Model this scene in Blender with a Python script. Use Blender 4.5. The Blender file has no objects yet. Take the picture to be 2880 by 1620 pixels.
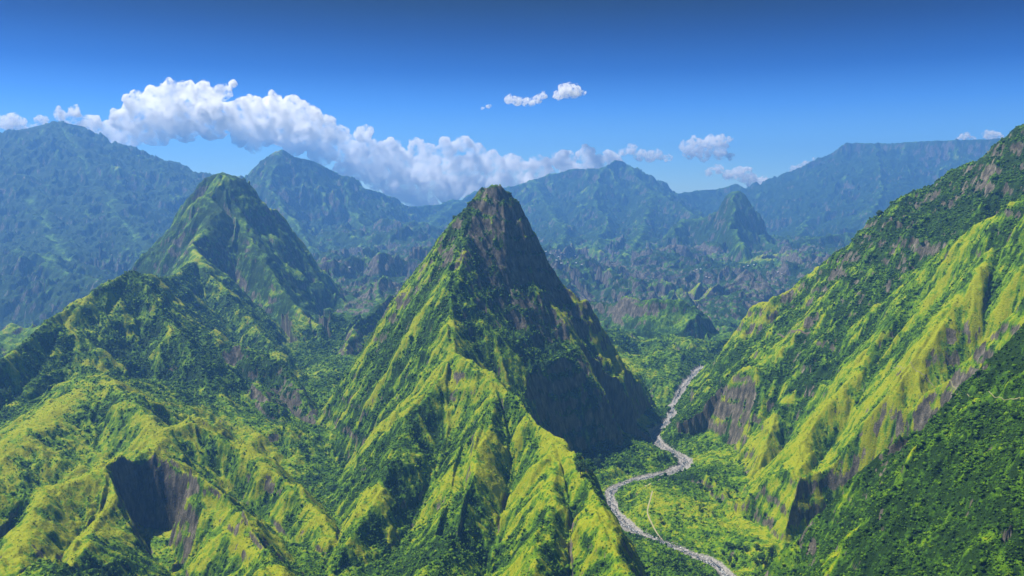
import bpy, math, random, time
import numpy as np
T0 = time.time()
Q = 1.0            # mesh density factor
# ------------------------------------------------------------------ camera, world, sun, exposure
S = bpy.context.scene
C = S.collection
PITCH = math.radians(-7.0)
FPX = 2022.0       # focal length in pixels of a 2576 wide picture
cam_d = bpy.data.cameras.new('camera')
cam_d.sensor_width = 36.0
cam_d.lens = 36.0 * FPX / 2576.0
cam_d.clip_start = 1.0
cam_d.clip_end = 80000.0
cam = bpy.data.objects.new('camera', cam_d)
C.objects.link(cam)
cam.location = (0, 0, 0)
cam.rotation_euler = (math.radians(90) + PITCH, 0, 0)
S.camera = cam

SUN_EL = math.radians(60)
SUN_AZ = math.radians(-72)      # from +Y towards +X ; negative = left of the view
world = bpy.data.worlds.new('World')
S.world = world
world.use_nodes = True
nt = world.node_tree
nt.nodes.clear()
N = nt.nodes.new
sky = N('ShaderNodeTexSky')
sky.sky_type = 'NISHITA'
sky.sun_disc = False
sky.sun_elevation = SUN_EL
sky.sun_rotation = SUN_AZ
sky.altitude = 1500
sky.air_density = 1.0
sky.dust_density = 0.2
sky.ozone_density = 3.0
tc = N('ShaderNodeTexCoord')
sep = N('ShaderNodeSeparateXYZ')
nt.links.new(tc.outputs['Generated'], sep.inputs[0])
ramp = N('ShaderNodeValToRGB')
e = ramp.color_ramp.elements
e[0].position = 0.0; e[0].color = (0.62, 0.92, 1.15, 1)
e[1].position = 0.225; e[1].color = (0.0, 0.006, 0.045, 1)
for p, c in ((0.05, (0.42, 0.74, 1.12)), (0.10, (0.16, 0.46, 0.98)), (0.14, (0.030, 0.21, 0.60)), (0.185, (0.0, 0.075, 0.28))):
    k = e.new(p); k.color = (*c, 1)
nt.links.new(sep.outputs['Z'], ramp.inputs[0])
mul = N('ShaderNodeMix'); mul.data_type = 'RGBA'; mul.blend_type = 'MULTIPLY'; mul.inputs[0].default_value = 1.0
nt.links.new(sky.outputs[0], mul.inputs[6]); nt.links.new(ramp.outputs[0], mul.inputs[7])
bg = N('ShaderNodeBackground'); bg.inputs[1].default_value = 0.075
out = N('ShaderNodeOutputWorld')
nt.links.new(mul.outputs[2], bg.inputs[0]); nt.links.new(bg.outputs[0], out.inputs[0])

sd = bpy.data.lights.new('sun', 'SUN')
sd.energy = 5.0
sd.angle = math.radians(0.53)
sd.color = (1.0, 0.93, 0.82)
sun = bpy.data.objects.new('sun', sd)
C.objects.link(sun)
from mathutils import Vector
sdir = Vector((math.sin(SUN_AZ) * math.cos(SUN_EL), math.cos(SUN_AZ) * math.cos(SUN_EL), math.sin(SUN_EL)))
sun.rotation_euler = sdir.to_track_quat('Z', 'Y').to_euler()
sun.location = (-800, 0, 900)
S.view_settings.view_transform = 'Standard'
S.view_settings.look = 'None'
S.view_settings.exposure = 1.0
S.view_settings.gamma = 1.0
S.cycles.max_bounces = 40
S.cycles.volume_bounces = 36
S.cycles.diffuse_bounces = 2
S.cycles.transparent_max_bounces = 16
S.cycles.use_denoising = True

# ------------------------------------------------------------------ helpers
cP, sP = math.cos(PITCH), math.sin(PITCH)
def slope_uv(u, v):
    a = (u - 1288.0) / FPX; b = (724.5 - v) / FPX
    den = cP - b * sP
    return a / den, (sP + b * cP) / den      # x/d , z/d
def P(u, v, d, raw=False):
    if d > 2200 and not raw: d = 2200 + (d - 2200) * 1.6      # how far the land behind the near peaks really lies
    a, b = slope_uv(u, v)
    return (a * d, d, b * d)
def tag(o, label=None, cat=None, group=None, kind=None):
    if label: o['label'] = label
    if cat: o['category'] = cat
    if group: o['group'] = group
    if kind: o['kind'] = kind
    return o

F = np.float32
def hash2(ix, iy, seed):
    h = (ix.astype(np.uint32) * np.uint32(374761393) + iy.astype(np.uint32) * np.uint32(668265263) + np.uint32(seed * 974634777 & 0xffffffff))
    h = (h ^ (h >> np.uint32(13))) * np.uint32(1274126177)
    h = h ^ (h >> np.uint32(16))
    return (h & np.uint32(0xffffff)).astype(F) / F(0xffffff)
def vnoise(x, y, seed=0):
    fx = np.floor(x); fy = np.floor(y)
    tx = (x - fx).astype(F); ty = (y - fy).astype(F)
    ix = fx.astype(np.int64).astype(np.int32); iy = fy.astype(np.int64).astype(np.int32)
    tx = tx * tx * (3 - 2 * tx); ty = ty * ty * (3 - 2 * ty)
    a = hash2(ix, iy, seed); b = hash2(ix + 1, iy, seed); c = hash2(ix, iy + 1, seed); d = hash2(ix + 1, iy + 1, seed)
    return (a + (b - a) * tx) * (1 - ty) + (c + (d - c) * tx) * ty - F(0.5)
def fbm(x, y, oct=4, seed=0, gain=0.5):
    s = 0; a = 1.0
    for i in range(oct):
        s = s + a * vnoise(x, y, seed + i)
        x, y = (x * 1.6 + y * 1.2) + 17.3, (y * 1.6 - x * 1.2) + 5.1
        a *= gain
    return s
def ridged(x, y, oct=4, seed=0, gain=0.5):
    s = 0; a = 1.0
    for i in range(oct):
        s = s + a * (1 - 4 * np.abs(vnoise(x, y, seed + i)))
        x, y = (x * 1.6 + y * 1.2) + 17.3, (y * 1.6 - x * 1.2) + 5.1
        a *= gain
    return s
def cells(x, y, seed=0):
    """rounded bumps 0..1 (for tree and shrub crowns), and a random value per bump"""
    fx = np.floor(x).astype(np.int32); fy = np.floor(y).astype(np.int32)
    best = np.full(x.shape, 9.0, F); rid = np.zeros(x.shape, F)
    for i in (-1, 0, 1):
        for j in (-1, 0, 1):
            cx = fx + i; cy = fy + j
            hx = hash2(cx, cy, seed); hy = hash2(cx, cy, seed + 1); hs = hash2(cx, cy, seed + 2)
            d = ((cx + hx - x) ** 2 + (cy + hy - y) ** 2) / (0.45 + 0.75 * hs)
            m = d < best
            best = np.where(m, d, best).astype(F); rid = np.where(m, hs, rid)
    return np.sqrt(np.clip(1 - best, 0, 1)), rid
def smooth(a, lo, hi):
    t = np.clip((a - lo) / (hi - lo), 0, 1)
    return t * t * (3 - 2 * t)

# ------------------------------------------------------------------ ridge lines of the landscape (traced, each with its own distance)
# (group, A, B, slope, [(u,v,d), ...])   height falls off as A*(1-exp(-r/B)) + slope*r
R = []
def ridge(g, A, B, s, pts):
    R.append((g, A, B, s, pts))
# central peak = 1
ridge(1, 20, 12, 1.65, [(1165, 560, 1840), (1190, 505, 1885), (1215, 478, 1900), (1245, 468, 1905), (1275, 485, 1915), (1300, 530, 1930), (1335, 590, 1950), (1380, 690, 1985), (1430, 785, 2030), (1490, 880, 2070)])
ridge(1, 15, 12, 1.6, [(1190, 505, 1885), (1150, 548, 1900), (1105, 615, 1925), (1060, 682, 1950), (1000, 760, 1985), (945, 850, 2020), (905, 935, 2040)])
ridge(1, 20, 14, (1.1, 1.35), [(1190, 505, 1885), (1165, 600, 1790), (1152, 680, 1710), (1140, 770, 1620), (1135, 880, 1500)])
ridge(1, 16, 10, 1.45, [(1150, 655, 1730), (1100, 740, 1710), (1050, 830, 1690), (990, 930, 1660), (920, 1040, 1620), (870, 1120, 1580), (820, 1200, 1530)])
ridge(1, 16, 12, 1.15, [(1135, 880, 1500), (1080, 965, 1430), (1035, 1060, 1350), (985, 1160, 1260), (930, 1260, 1180), (880, 1350, 1110), (830, 1449, 1040)])
ridge(1, 22, 14, (1.7, 1.2), [(1135, 880, 1500), (1190, 915, 1450), (1250, 955, 1400), (1330, 1030, 1330), (1395, 1095, 1250), (1455, 1175, 1150), (1490, 1238, 1080), (1512, 1300, 1010), (1540, 1370, 950), (1580, 1449, 880), (1640, 1580, 800)])
ridge(1, 12, 10, 1.15, [(1250, 955, 1400), (1225, 1050, 1310), (1190, 1160, 1210), (1140, 1300, 1090), (1090, 1430, 980), (1060, 1560, 880)])
ridge(1, 14, 12, 1.20, [(1395, 1095, 1250), (1390, 1200, 1130), (1370, 1320, 1020), (1330, 1449, 910), (1300, 1600, 800)])
ridge(1, 10, 12, 1.5, [(1262, 500, 1890), (1300, 640, 1850), (1365, 780, 1850), (1440, 900, 1870), (1515, 1000, 1880), (1575, 1075, 1890)])
ridge(1, 10, 8, 2.4, [(1290, 870, 1680), (1370, 925, 1680), (1450, 985, 1690), (1530, 1060, 1690), (1575, 1120, 1670)])
# left horn = 2
ridge(2, 22, 20, 1.55, [(350, 680, 2900), (400, 615, 2950), (440, 560, 3000), (480, 492, 3030), (515, 448, 3050), (565, 433, 3060), (605, 450, 3060), (640, 500, 3080), (700, 600, 3120), (760, 700, 3150), (830, 800, 3150)])
ridge(2, 20, 14, 1.2, [(565, 440, 3040), (530, 492, 2960), (545, 530, 2900), (505, 578, 2800), (480, 612, 2700), (500, 650, 2560), (450, 688, 2420), (415, 700, 2300), (370, 693, 2150), (320, 683, 2020), (275, 700, 1960), (200, 752, 1860), (130, 800, 1760), (60, 860, 1640), (0, 905, 1560), (-120, 1000, 1440), (-300, 1130, 1300)])
ridge(2, 14, 14, 1.35, [(560, 470, 3020), (620, 575, 2900), (670, 665, 2780), (735, 755, 2660), (790, 810, 2560), (818, 832, 2500)])
ridge(2, 10, 12, 1.0, [(500, 650, 2560), (570, 735, 2450), (640, 815, 2350), (700, 900, 2200)])
ridge(2, 10, 10, 1.0, [(320, 683, 2020), (400, 790, 1920), (480, 890, 1800), (560, 1000, 1690), (610, 1080, 1600)])
ridge(2, 8, 10, 0.95, [(320, 683, 2020), (270, 790, 1880), (215, 900, 1720), (185, 985, 1600)])
ridge(2, 8, 10, 0.95, [(200, 752, 1860), (130, 870, 1700), (60, 980, 1560), (20, 1040, 1480)])
# left foreground shoulder = 3
ridge(3, 4, 20, 0.42, [(230, 940, 1540), (170, 1000, 1430), (90, 1060, 1330), (-10, 1120, 1240), (-200, 1180, 1160)])
ridge(3, 6, 12, 0.75, [(230, 940, 1540), (330, 1000, 1420), (400, 1080, 1320), (395, 1136, 1250), (300, 1160, 1200), (160, 1215, 1110), (0, 1242, 1060), (-200, 1260, 1000)])
ridge(3, 14, 10, 1.05, [(400, 1080, 1320), (480, 1060, 1370), (580, 1110, 1350), (690, 1180, 1300), (770, 1260, 1220), (830, 1350, 1140)])
ridge(3, 12, 10, 1.1, [(395, 1136, 1250), (520, 1220, 1150), (590, 1300, 1070), (660, 1390, 990), (720, 1500, 900)])
ridge(3, 12, 10, 1.1, [(300, 1160, 1200), (275, 1270, 1090), (215, 1360, 990), (150, 1449, 900), (60, 1600, 780)])
ridge(3, 10, 10, 1.0, [(100, 1230, 1080), (60, 1330, 980), (10, 1449, 880)])
# rocky crags in the left valley = 4
ridge(4, 16, 8, 1.3, [(560, 880, 1960), (600, 865, 1980), (660, 905, 1940), (720, 930, 1900), (760, 1000, 1830), (800, 1060, 1760)])
ridge(4, 10, 8, 1.2, [(640, 960, 1800), (680, 1020, 1730), (740, 1090, 1680)])
ridge(4, 25, 10, 1.2, [(980, 740, 2700), (930, 790, 2600), (900, 820, 2500), (860, 880, 2350)])
ridge(4, 8, 10, 0.9, [(670, 1080, 1650), (720, 1150, 1560), (790, 1230, 1450), (840, 1300, 1350)])
# plateau with dark rim = 5
ridge(5, 90, 60, 0.22, [(700, 668, 4000), (800, 664, 3900), (900, 672, 3900), (1000, 678, 3900), (1060, 690, 3850)])
ridge(5, 30, 20, 0.6, [(820, 668, 3880), (850, 730, 3400), (840, 790, 3050)])
ridge(5, 30, 20, 0.6, [(960, 676, 3880), (940, 730, 3400), (960, 770, 3000)])
# second horn = 6
ridge(6, 60, 50, 0.9, [(560, 500, 6100), (612, 450, 6050), (640, 428, 6000), (680, 390, 6000), (710, 373, 6000), (740, 393, 6050), (800, 408, 6200), (860, 440, 6350), (905, 470, 6500), (960, 483, 6700), (1005, 512, 6900), (1045, 520, 7100), (1100, 514, 7400), (1160, 502, 7800), (1200, 480, 8000), (1290, 470, 8600), (1340, 455, 8900)])
ridge(6, 30, 30, 0.95, [(700, 385, 5950), (672, 470, 5600), (715, 530, 5300), (760, 590, 5000), (800, 640, 4700), (830, 668, 4450)])
ridge(6, 30, 30, 0.75, [(860, 440, 6350), (880, 530, 5900), (930, 590, 5400)])
ridge(6, 20, 30, 0.55, [(1160, 502, 7800), (1080, 560, 6500), (960, 590, 5700), (900, 640, 5000)])
ridge(6, 20, 30, 0.55, [(1080, 560, 6500), (1060, 610, 5600), (1000, 650, 4900)])
# left wall = 7
ridge(7, 120, 100, 0.48, [(-700, 360, 6500), (-300, 350, 6400), (0, 335, 6300), (150, 310, 6300), (210, 320, 6400), (280, 362, 6700), (335, 372, 7000), (385, 402, 7300), (430, 432, 7500), (480, 492, 7800), (560, 600, 8000)])
ridge(7, 20, 40, 0.40, [(150, 310, 6300), (230, 450, 5600), (310, 560, 5000), (380, 660, 4400)])
ridge(7, 20, 40, 0.40, [(0, 335, 6300), (60, 470, 5400), (130, 590, 4700), (200, 700, 4100)])
ridge(7, 20, 40, 0.40, [(-200, 345, 6300), (-120, 500, 5300), (-60, 600, 4700), (40, 690, 4200)])
ridge(7, 20, 40, 0.45, [(40, 625, 4300), (100, 640, 4200), (160, 680, 4000), (240, 700, 3800)])
# central massif = 8
ridge(8, 160, 120, 0.62, [(1290, 470, 8600), (1340, 452, 8700), (1400, 438, 8700), (1450, 424, 8700), (1510, 428, 8600), (1550, 402, 8900), (1575, 412, 9000), (1605, 432, 9200), (1650, 466, 9400), (1700, 488, 9600)])
ridge(8, 60, 60, 0.60, [(1510, 428, 8600), (1490, 500, 7800), (1530, 560, 7000), (1500, 610, 6200)])
ridge(8, 60, 60, 0.60, [(1575, 412, 9000), (1640, 480, 8200), (1720, 520, 7500), (1760, 548, 7000)])
ridge(8, 60, 60, 0.50, [(1340, 452, 8700), (1380, 530, 7600), (1420, 580, 6600), (1400, 620, 5800)])
ridge(8, 50, 60, 0.50, [(1640, 480, 8200), (1620, 560, 7000), (1600, 610, 6000), (1560, 650, 5200)])
# pinnacle = 9
ridge(9, 40, 30, 2.3, [(1832, 487, 6450), (1850, 480, 6450), (1870, 486, 6450), (1888, 515, 6440), (1903, 560, 6420)])
ridge(9, 40, 30, 0.9, [(1903, 575, 6420), (1935, 610, 6100), (1960, 640, 5800)])
ridge(9, 60, 50, 1.2, [(1815, 525, 6500), (1770, 546, 6600), (1720, 552, 6700), (1690, 590, 6300)])
ridge(9, 40, 50, 1.4, [(1850, 483, 6450), (1840, 570, 5900), (1870, 620, 5400)])
# far right wall = 10
ridge(10, 100, 100, 0.40, [(1700, 488, 9800), (1760, 480, 10200), (1800, 477, 10300), (1830, 468, 10200), (1852, 462, 10200), (1880, 474, 10300), (1885, 484, 10400), (1930, 480, 10600)])
ridge(10, 250, 200, 0.42, [(1930, 480, 10600), (1970, 474, 10600), (2000, 440, 10600), (2030, 412, 10500), (2060, 398, 10500), (2090, 388, 10500), (2112, 366, 10400), (2132, 359, 10400), (2200, 361, 10300), (2300, 357, 10000), (2400, 352, 9700), (2560, 350, 9300), (2800, 350, 8800), (3100, 345, 8500)])
ridge(10, 100, 100, 0.35, [(2000, 440, 10600), (2040, 540, 8800), (2000, 600, 7200)])
ridge(10, 60, 60, 0.5, [(2000, 610, 6000), (2080, 590, 6200), (2180, 590, 6400), (2300, 600, 6500)])
ridge(10, 100, 100, 0.35, [(2200, 361, 10300), (2220, 480, 8600), (2180, 560, 7400)])
# crags in the middle right = 11
ridge(11, 60, 25, 0.9, [(1600, 690, 4900), (1650, 640, 5200), (1700, 605, 5400), (1735, 590, 5500), (1780, 620, 5300)])
ridge(11, 60, 25, 0.9, [(1560, 690, 4700), (1620, 645, 5000), (1665, 650, 4900), (1720, 690, 4600)])
ridge(11, 60, 20, 1.2, [(1720, 775, 3450), (1770, 745, 3550), (1820, 722, 3650), (1868, 698, 3750), (1905, 735, 3700), (1935, 790, 3650)])
ridge(11, 50, 25, 1.0, [(1720, 775, 3450), (1700, 830, 3200), (1715, 900, 2950), (1740, 950, 2750)])
ridge(11, 50, 20, 0.9, [(1530, 700, 4300), (1580, 720, 4000), (1610, 780, 3700)])
ridge(11, 40, 20, 0.8, [(1460, 690, 4300), (1500, 730, 3900), (1560, 790, 3500), (1600, 850, 3100)])
ridge(11, 40, 20, 0.9, [(1420, 700, 4000), (1460, 760, 3500), (1500, 810, 3100)])
ridge(11, 25, 20, 0.8, [(1585, 840, 2850), (1620, 820, 2880), (1660, 850, 2800)])
ridge(11, 30, 25, 0.7, [(1960, 640, 5400), (1980, 700, 4800), (1900, 700, 4400)])
# right mountain, back flank = 12
ridge(12, 20, 20, 1.2, [(3000, 190, 1640), (2800, 230, 1690), (2640, 290, 1730), (2576, 330, 1760), (2540, 352, 1790), (2480, 402, 1830), (2400, 430, 1900), (2340, 470, 1940), (2290, 512, 1980), (2235, 572, 2020), (2150, 622, 2070), (2060, 672, 2110), (2000, 712, 2130), (1932, 760, 2140), (1895, 825, 2110), (1850, 892, 2070), (1805, 955, 2020), (1765, 1010, 1980), (1745, 1060, 1940)])
ridge(12, 8, 12, 0.95, [(2150, 622, 2070), (2180, 720, 1960), (2130, 800, 1880), (2060, 850, 1820)])
ridge(12, 8, 12, 0.95, [(2340, 470, 1940), (2330, 580, 1830), (2290, 680, 1750)])
ridge(12, 8, 12, 0.95, [(2480, 402, 1830), (2490, 500, 1730), (2430, 600, 1660)])
# right mountain, sunlit spurs = 13
ridge(13, 10, 14, (1.5, 1.2), [(2760, 350, 1420), (2640, 450, 1440), (2576, 500, 1460), (2500, 562, 1500), (2430, 605, 1540), (2360, 652, 1570), (2300, 705, 1600), (2230, 765, 1630), (2150, 822, 1680), (2060, 852, 1740), (1980, 888, 1780), (1915, 930, 1800), (1875, 985, 1790), (1845, 1050, 1760), (1815, 1110, 1720), (1798, 1165, 1690)])
ridge(13, 10, 8, 1.25, [(2150, 822, 1680), (2080, 920, 1640), (2000, 985, 1640), (1945, 1040, 1620), (1925, 1110, 1560), (1900, 1180, 1500)])
ridge(13, 10, 8, 1.3, [(2330, 720, 1540), (2230, 850, 1500), (2130, 960, 1470), (2060, 1030, 1450), (2020, 1110, 1400), (2010, 1200, 1330), (1990, 1290, 1260)])
ridge(13, 10, 8, 1.3, [(2500, 620, 1430), (2400, 760, 1380), (2300, 900, 1340), (2230, 1000, 1320), (2190, 1080, 1290), (2130, 1130, 1280), (2110, 1210, 1210), (2060, 1290, 1160), (1990, 1345, 1120)])
ridge(13, 10, 10, 1.3, [(2600, 720, 1200), (2500, 800, 1190), (2420, 900, 1180), (2350, 1000, 1180), (2300, 1080, 1190)])
# near right ridge = 14
ridge(14, 10, 12, (1.2, 1.8), [(2900, 560, 900), (2740, 660, 920), (2640, 735, 940), (2576, 780, 950), (2500, 832, 960), (2450, 885, 970), (2385, 965, 985), (2335, 1040, 1000), (2270, 1125, 1010), (2200, 1195, 1020), (2120, 1262, 1020), (2055, 1308, 1010), (2005, 1345, 990), (1992, 1380, 960)])
ridge(14, 6, 10, 1.25, [(2900, 700, 800), (2800, 860, 740), (2700, 1050, 700), (2576, 1300, 650), (2500, 1449, 620), (2400, 1620, 560)])
# carved lines: (radius, depth_slope, [(u,v,d)...]) ground is cut to this height inside the radius, walls rise at depth_slope
CARVE = [
 (24, 5.0, [(375, 1335, 1205), (415, 1345, 1200)]),
 (14, 2.4, [(392, 1345, 1195), (425, 1449, 1100)]),
 (10, 1.0, [(440, 1449, 1070), (480, 1600, 960)]),
 (50, 3.0, [(1860, 1400, 1200), (1870, 1449, 1170)]),
 (10, 2.4, [(1300, 960, 1520), (1400, 1080, 1500), (1500, 1190, 1500), (1620, 1215, 1500)]),
 (10, 3.0, [(1165, 1130, 1290), (1150, 1230, 1190), (1120, 1380, 1060)]),
 (12, 2.6, [(2235, 1190, 1190), (2170, 1250, 1130), (2100, 1290, 1100), (1990, 1400, 1080)]),
 (75, 2.2, [(1680, 1235, 1478), (1740, 1290, 1400), (1830, 1330, 1330), (1880, 1400, 1200)]),
]
# valley floor control points (u,v,d) -> height; interpolated everywhere
FLOOR = [(640, 1095, 1600), (760, 1200, 1480), (830, 1330, 1270), (840, 1449, 1090), (800, 1000, 1900), (850, 880, 2400), (780, 840, 2600), (900, 800, 2900), (1000, 760, 3300),
         (850, 1600, 950), (400, 1449, 950), (600, 1449, 1000), (100, 1449, 850),
         (1690, 1020, 2118), (1540, 1240, 1513), (1810, 1449, 1192), (1660, 1120, 1790), (1740, 930, 2340), (1600, 930, 2380), (1500, 850, 2500), (1850, 940, 2360), (1950, 800, 3300),
         (1700, 800, 3700), (1500, 700, 4600), (1400, 640, 5400), (1700, 640, 5400), (1850, 640, 5400), (1600, 600, 6400), (1950, 620, 6200), (2150, 600, 7500), (1300, 640, 5400),
         (300, 850, 3600), (100, 880, 3450), (0, 760, 4000), (200, 720, 4300), (-300, 850, 3600), (1100, 660, 4600), (900, 640, 5200), (700, 640, 5200), (1000, 600, 6200),
         (1700, 1250, 1470), (1850, 1300, 1380), (1900, 1400, 1180), (1980, 1430, 1130), (2200, 1230, 1150)]
RIVER_UV = [(2120, 1480, -608), (1960, 1500, -606), (1860, 1480, -603), (1800, 1425, -601), (1735, 1395, -599), (1660, 1365, -597), (1590, 1335, -595), (1552, 1300, -593), (1533, 1260, -591), (1550, 1228, -589), (1605, 1206, -587), (1690, 1188, -585), (1725, 1165, -583), (1700, 1143, -581), (1662, 1120, -579), (1648, 1096, -577), (1672, 1070, -575), (1690, 1045, -573), (1690, 1020, -571), (1700, 985, -567), (1735, 955, -563), (1760, 925, -559)]
RIVER = []
for u, v, z in RIVER_UV:
    a, b = slope_uv(u, v); d = z / b
    RIVER.append((a * d, d, float(z)))
def hit(u, v, lo=0, off=0.0):
    """first point of the ground seen through picture point (u,v)"""
    a, b = slope_uv(u, v)
    t = math.atan(a); j = (t - th[0]) / (th[1] - th[0])
    j = int(round(j))
    if j < 0 or j >= nT: return None
    sr = b * math.cos(t)        # z / r
    col = H[:, j] / rr
    i = np.nonzero(col >= sr)[0]
    if len(i) == 0: return None
    i = i[0]
    return (float(X[i, j]), float(Y[i, j]), float(H[i, j]), i, j)
def catmull(pts, n):
    pts = [np.array(p, float) for p in pts]
    pts = [2 * pts[0] - pts[1]] + pts + [2 * pts[-1] - pts[-2]]
    o = []
    for i in range(1, len(pts) - 2):
        for k in range(n):
            t = k / n
            a, b, c, d = pts[i - 1:i + 3]
            o.append(0.5 * ((2 * b) + (c - a) * t + (2 * a - 5 * b + 4 * c - d) * t * t + (3 * b - a - 3 * c + d) * t ** 3))
    o.append(pts[-2])
    return np.array(o)
RIV = catmull(RIVER, 6)

# ------------------------------------------------------------------ terrain grid (fan shaped so that cells grow with distance)
nT = int(1460 * Q); nR = int(1950 * Q)
th = np.linspace(math.radians(-48), math.radians(48), nT).astype(F)
rmin, rmax = 360.0, 13500.0
k = np.linspace(0, 1, nR)
rr = (rmin * np.exp(np.log(rmax / rmin) * k)).astype(F)
TH, RR = np.meshgrid(th, rr)
X = (RR * np.sin(TH)).astype(F); Y = (RR * np.cos(TH)).astype(F)

def seg_field(px, py, pts):
    """distance, interpolated height and side (+1 = left of the line) to a polyline of 3D points"""
    bd = np.full(px.shape, 1e12, F); bh = np.zeros(px.shape, F); bs = np.zeros(px.shape, F)
    for (x0, y0, z0), (x1, y1, z1) in zip(pts[:-1], pts[1:]):
        dx, dy = x1 - x0, y1 - y0
        L = dx * dx + dy * dy + 1e-6
        t = np.clip(((px - x0) * dx + (py - y0) * dy) / L, 0, 1)
        d = (px - x0 - t * dx) ** 2 + (py - y0 - t * dy) ** 2
        m = d < bd
        bd = np.where(m, d, bd).astype(F); bh = np.where(m, z0 + t * (z1 - z0), bh).astype(F)
        cr = (dx * (py - y0) - dy * (px - x0)) / math.sqrt(L)
        bs = np.where(m, cr / np.sqrt(d + 1e-3), bs).astype(F)
    return np.sqrt(bd), bh, bs

# domain warp so ridges wander a little; smaller near the camera
wsc = np.clip(RR / 60.0, 10, 90)
WX = X + 0.55 * wsc * fbm(X / 150, Y / 150, 5, 11, 0.55) ; WY = Y + 0.55 * wsc * fbm(X / 150 + 31, Y / 150 + 7, 5, 12, 0.55)
SMOD = 0.5 * fbm(X / 220, Y / 220, 3, 21)
RN = fbm(X / 30, Y / 30, 3, 22)
# valley floor
num = np.zeros(X.shape, F); den = np.zeros(X.shape, F)
for (u, v, d) in FLOOR:
    x, y, z = P(u, v, d)
    w = 1.0 / (((X - x) ** 2 + (Y - y) ** 2) / (d * d) + 1e-4) ** 1.6
    num += w * z; den += w
H = num / den
floorH = H.copy()
fm = smooth(RR, 2500, 6000)
H = H + 60 * (1 - fm) * fbm(X / 225, Y / 225, 4, 41) + 210 * fm * (fbm(X / 1200, Y / 1200, 5, 42) + 0.12)
H = np.maximum(H, -740)
G = np.zeros(X.shape, np.int16)
DR = np.full(X.shape, 400.0, F)
def pad(g): pass
for (g, A, B, s, uvd) in R:
    fd = {10: 0.82, 8: 0.9, 7: 0.95, 9: 0.84}.get(g, 1.0)
    pts = [P(u, v, d * fd) for u, v, d in uvd]
    a = np.array(pts)
    if a[:, 1].mean() > 2200: B = B * 0.4
    sL, sR = s if isinstance(s, tuple) else (s, s)
    zmax = a[:, 2].max(); reach = (zmax + 780) / max(min(sL, sR), 0.3) * 1.5 + 150
    # cull to the bounding box
    m = (X > a[:, 0].min() - reach) & (X < a[:, 0].max() + reach) & (Y > a[:, 1].min() - reach) & (Y < a[:, 1].max() + reach)
    idx = np.nonzero(m)
    if len(idx[0]) == 0: continue
    px, py = WX[idx], WY[idx]; prof = np.full(px.shape, -1e6, F); dd = np.zeros(px.shape, F)
    smod, rn, far_ = SMOD[idx], RN[idx], 130 + 0.03 * Y[idx]
    for (x0, y0, z0), (x1, y1, z1) in zip(pts[:-1], pts[1:]):
        dx, dy = x1 - x0, y1 - y0
        ln = math.sqrt(dx * dx + dy * dy) + 1e-6
        ux, uy = dx / ln, dy / ln
        along = (px - x0) * ux + (py - y0) * uy; pp = (py - y0) * ux - (px - x0) * uy
        sm = 0.5 * (sL + sR); gr = max(-0.85 * sm, min(0.85 * sm, (z1 - z0) / ln))
        t = np.clip(along + np.abs(pp) * (gr / math.sqrt(sm * sm - gr * gr)), 0, ln)
        d = np.sqrt((along - t) ** 2 + pp * pp)
        sv = sm if sL == sR else sR + (sL - sR) * (0.5 + 0.5 * np.clip(pp / (d + 0.1), -1, 1))
        d2 = np.sqrt(d * d + B * B) - B
        pf = z0 + t * ((z1 - z0) / ln) - A * (1 - np.exp(-d2 / 45)) - sv * (d2 + smod * np.minimum(d2, far_)) + np.minimum(d, 60) * 0.12 * rn
        m = pf > prof
        prof = np.where(m, pf, prof).astype(F); dd = np.where(m, d, dd).astype(F)
    cur = H[idx]
    up = prof > cur
    kk = 5.0 + 0.003 * Y[idx]
    q_ = np.clip(1 - np.abs(prof - cur) / (2.5 * kk), 0, 1)
    H[idx] = np.maximum(prof, cur) + 0.6 * kk * q_ * q_ * smooth(dd, 10, 60)
    gi = G[idx]; gi[up] = g; G[idx] = gi
    di = DR[idx]; di[up] = dd[up]; DR[idx] = di
print('ridges', time.time() - T0)
# terrace in the river bend, and the river bed itself
rd, rz, _ = seg_field(X, Y, [tuple(p) for p in RIV])
width = 9.5 + 11 * fbm(X / 60, Y / 60, 2, 77)
bank = np.where(rd < width, rz, rz + (rd - width) * 0.9 + 1.5)
near_river = rz + 3 + np.maximum(rd - 28, 0) * 0.32 + np.maximum(rd - 110, 0) * 2.4
H = np.where(Y < 1800, np.minimum(H, near_river + 12 * fbm(X / 50, Y / 50, 3, 44) * smooth(rd, 25, 60)), H)
for (rad, sl, uvd) in CARVE:
    dd, hh, _ = seg_field(WX, WY, [P(*p) for p in uvd])
    lim = hh + np.maximum(dd - rad, 0) * sl
    H = np.minimum(H, lim)
# ---------------------------------------------- erosion gullies running down the slopes
def grad(H):
    dr = np.gradient(H, axis=0) / np.gradient(RR, axis=0)
    dt = np.gradient(H, axis=1) / (RR * (th[1] - th[0]))
    sn, cs = np.sin(TH), np.cos(TH)
    return dr * sn + dt * cs, dr * cs - dt * sn
def blur(A, n=2):
    for _ in range(n):
        A = (A + np.roll(A, 1, 0) + np.roll(A, -1, 0)) / 3
        A = (A + np.roll(A, 1, 1) + np.roll(A, -1, 1)) / 3
    return A
def gully(px, py, dx, dy, seed):
    fx = np.floor(px); fy = np.floor(py)
    ix = fx.astype(np.int32); iy = fy.astype(np.int32)
    qx = px - fx; qy = py - fy
    va = np.zeros(px.shape, F); vs = np.zeros(px.shape, F); wt = np.zeros(px.shape, F)
    for i in (-1, 0, 1):
        for j in (-1, 0, 1):
            hx = hash2(ix + i, iy + j, seed); hy = hash2(ix + i, iy + j, seed + 1)
            ox = qx - i - hx; oy = qy - j - hy
            w = np.exp(-(ox * ox + oy * oy) * F(2.0))
            ph = (ox * dx + oy * dy) * F(2 * math.pi) 
            va += w * np.cos(ph); vs -= w * np.sin(ph); wt += w
    return va / wt, vs / wt
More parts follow.
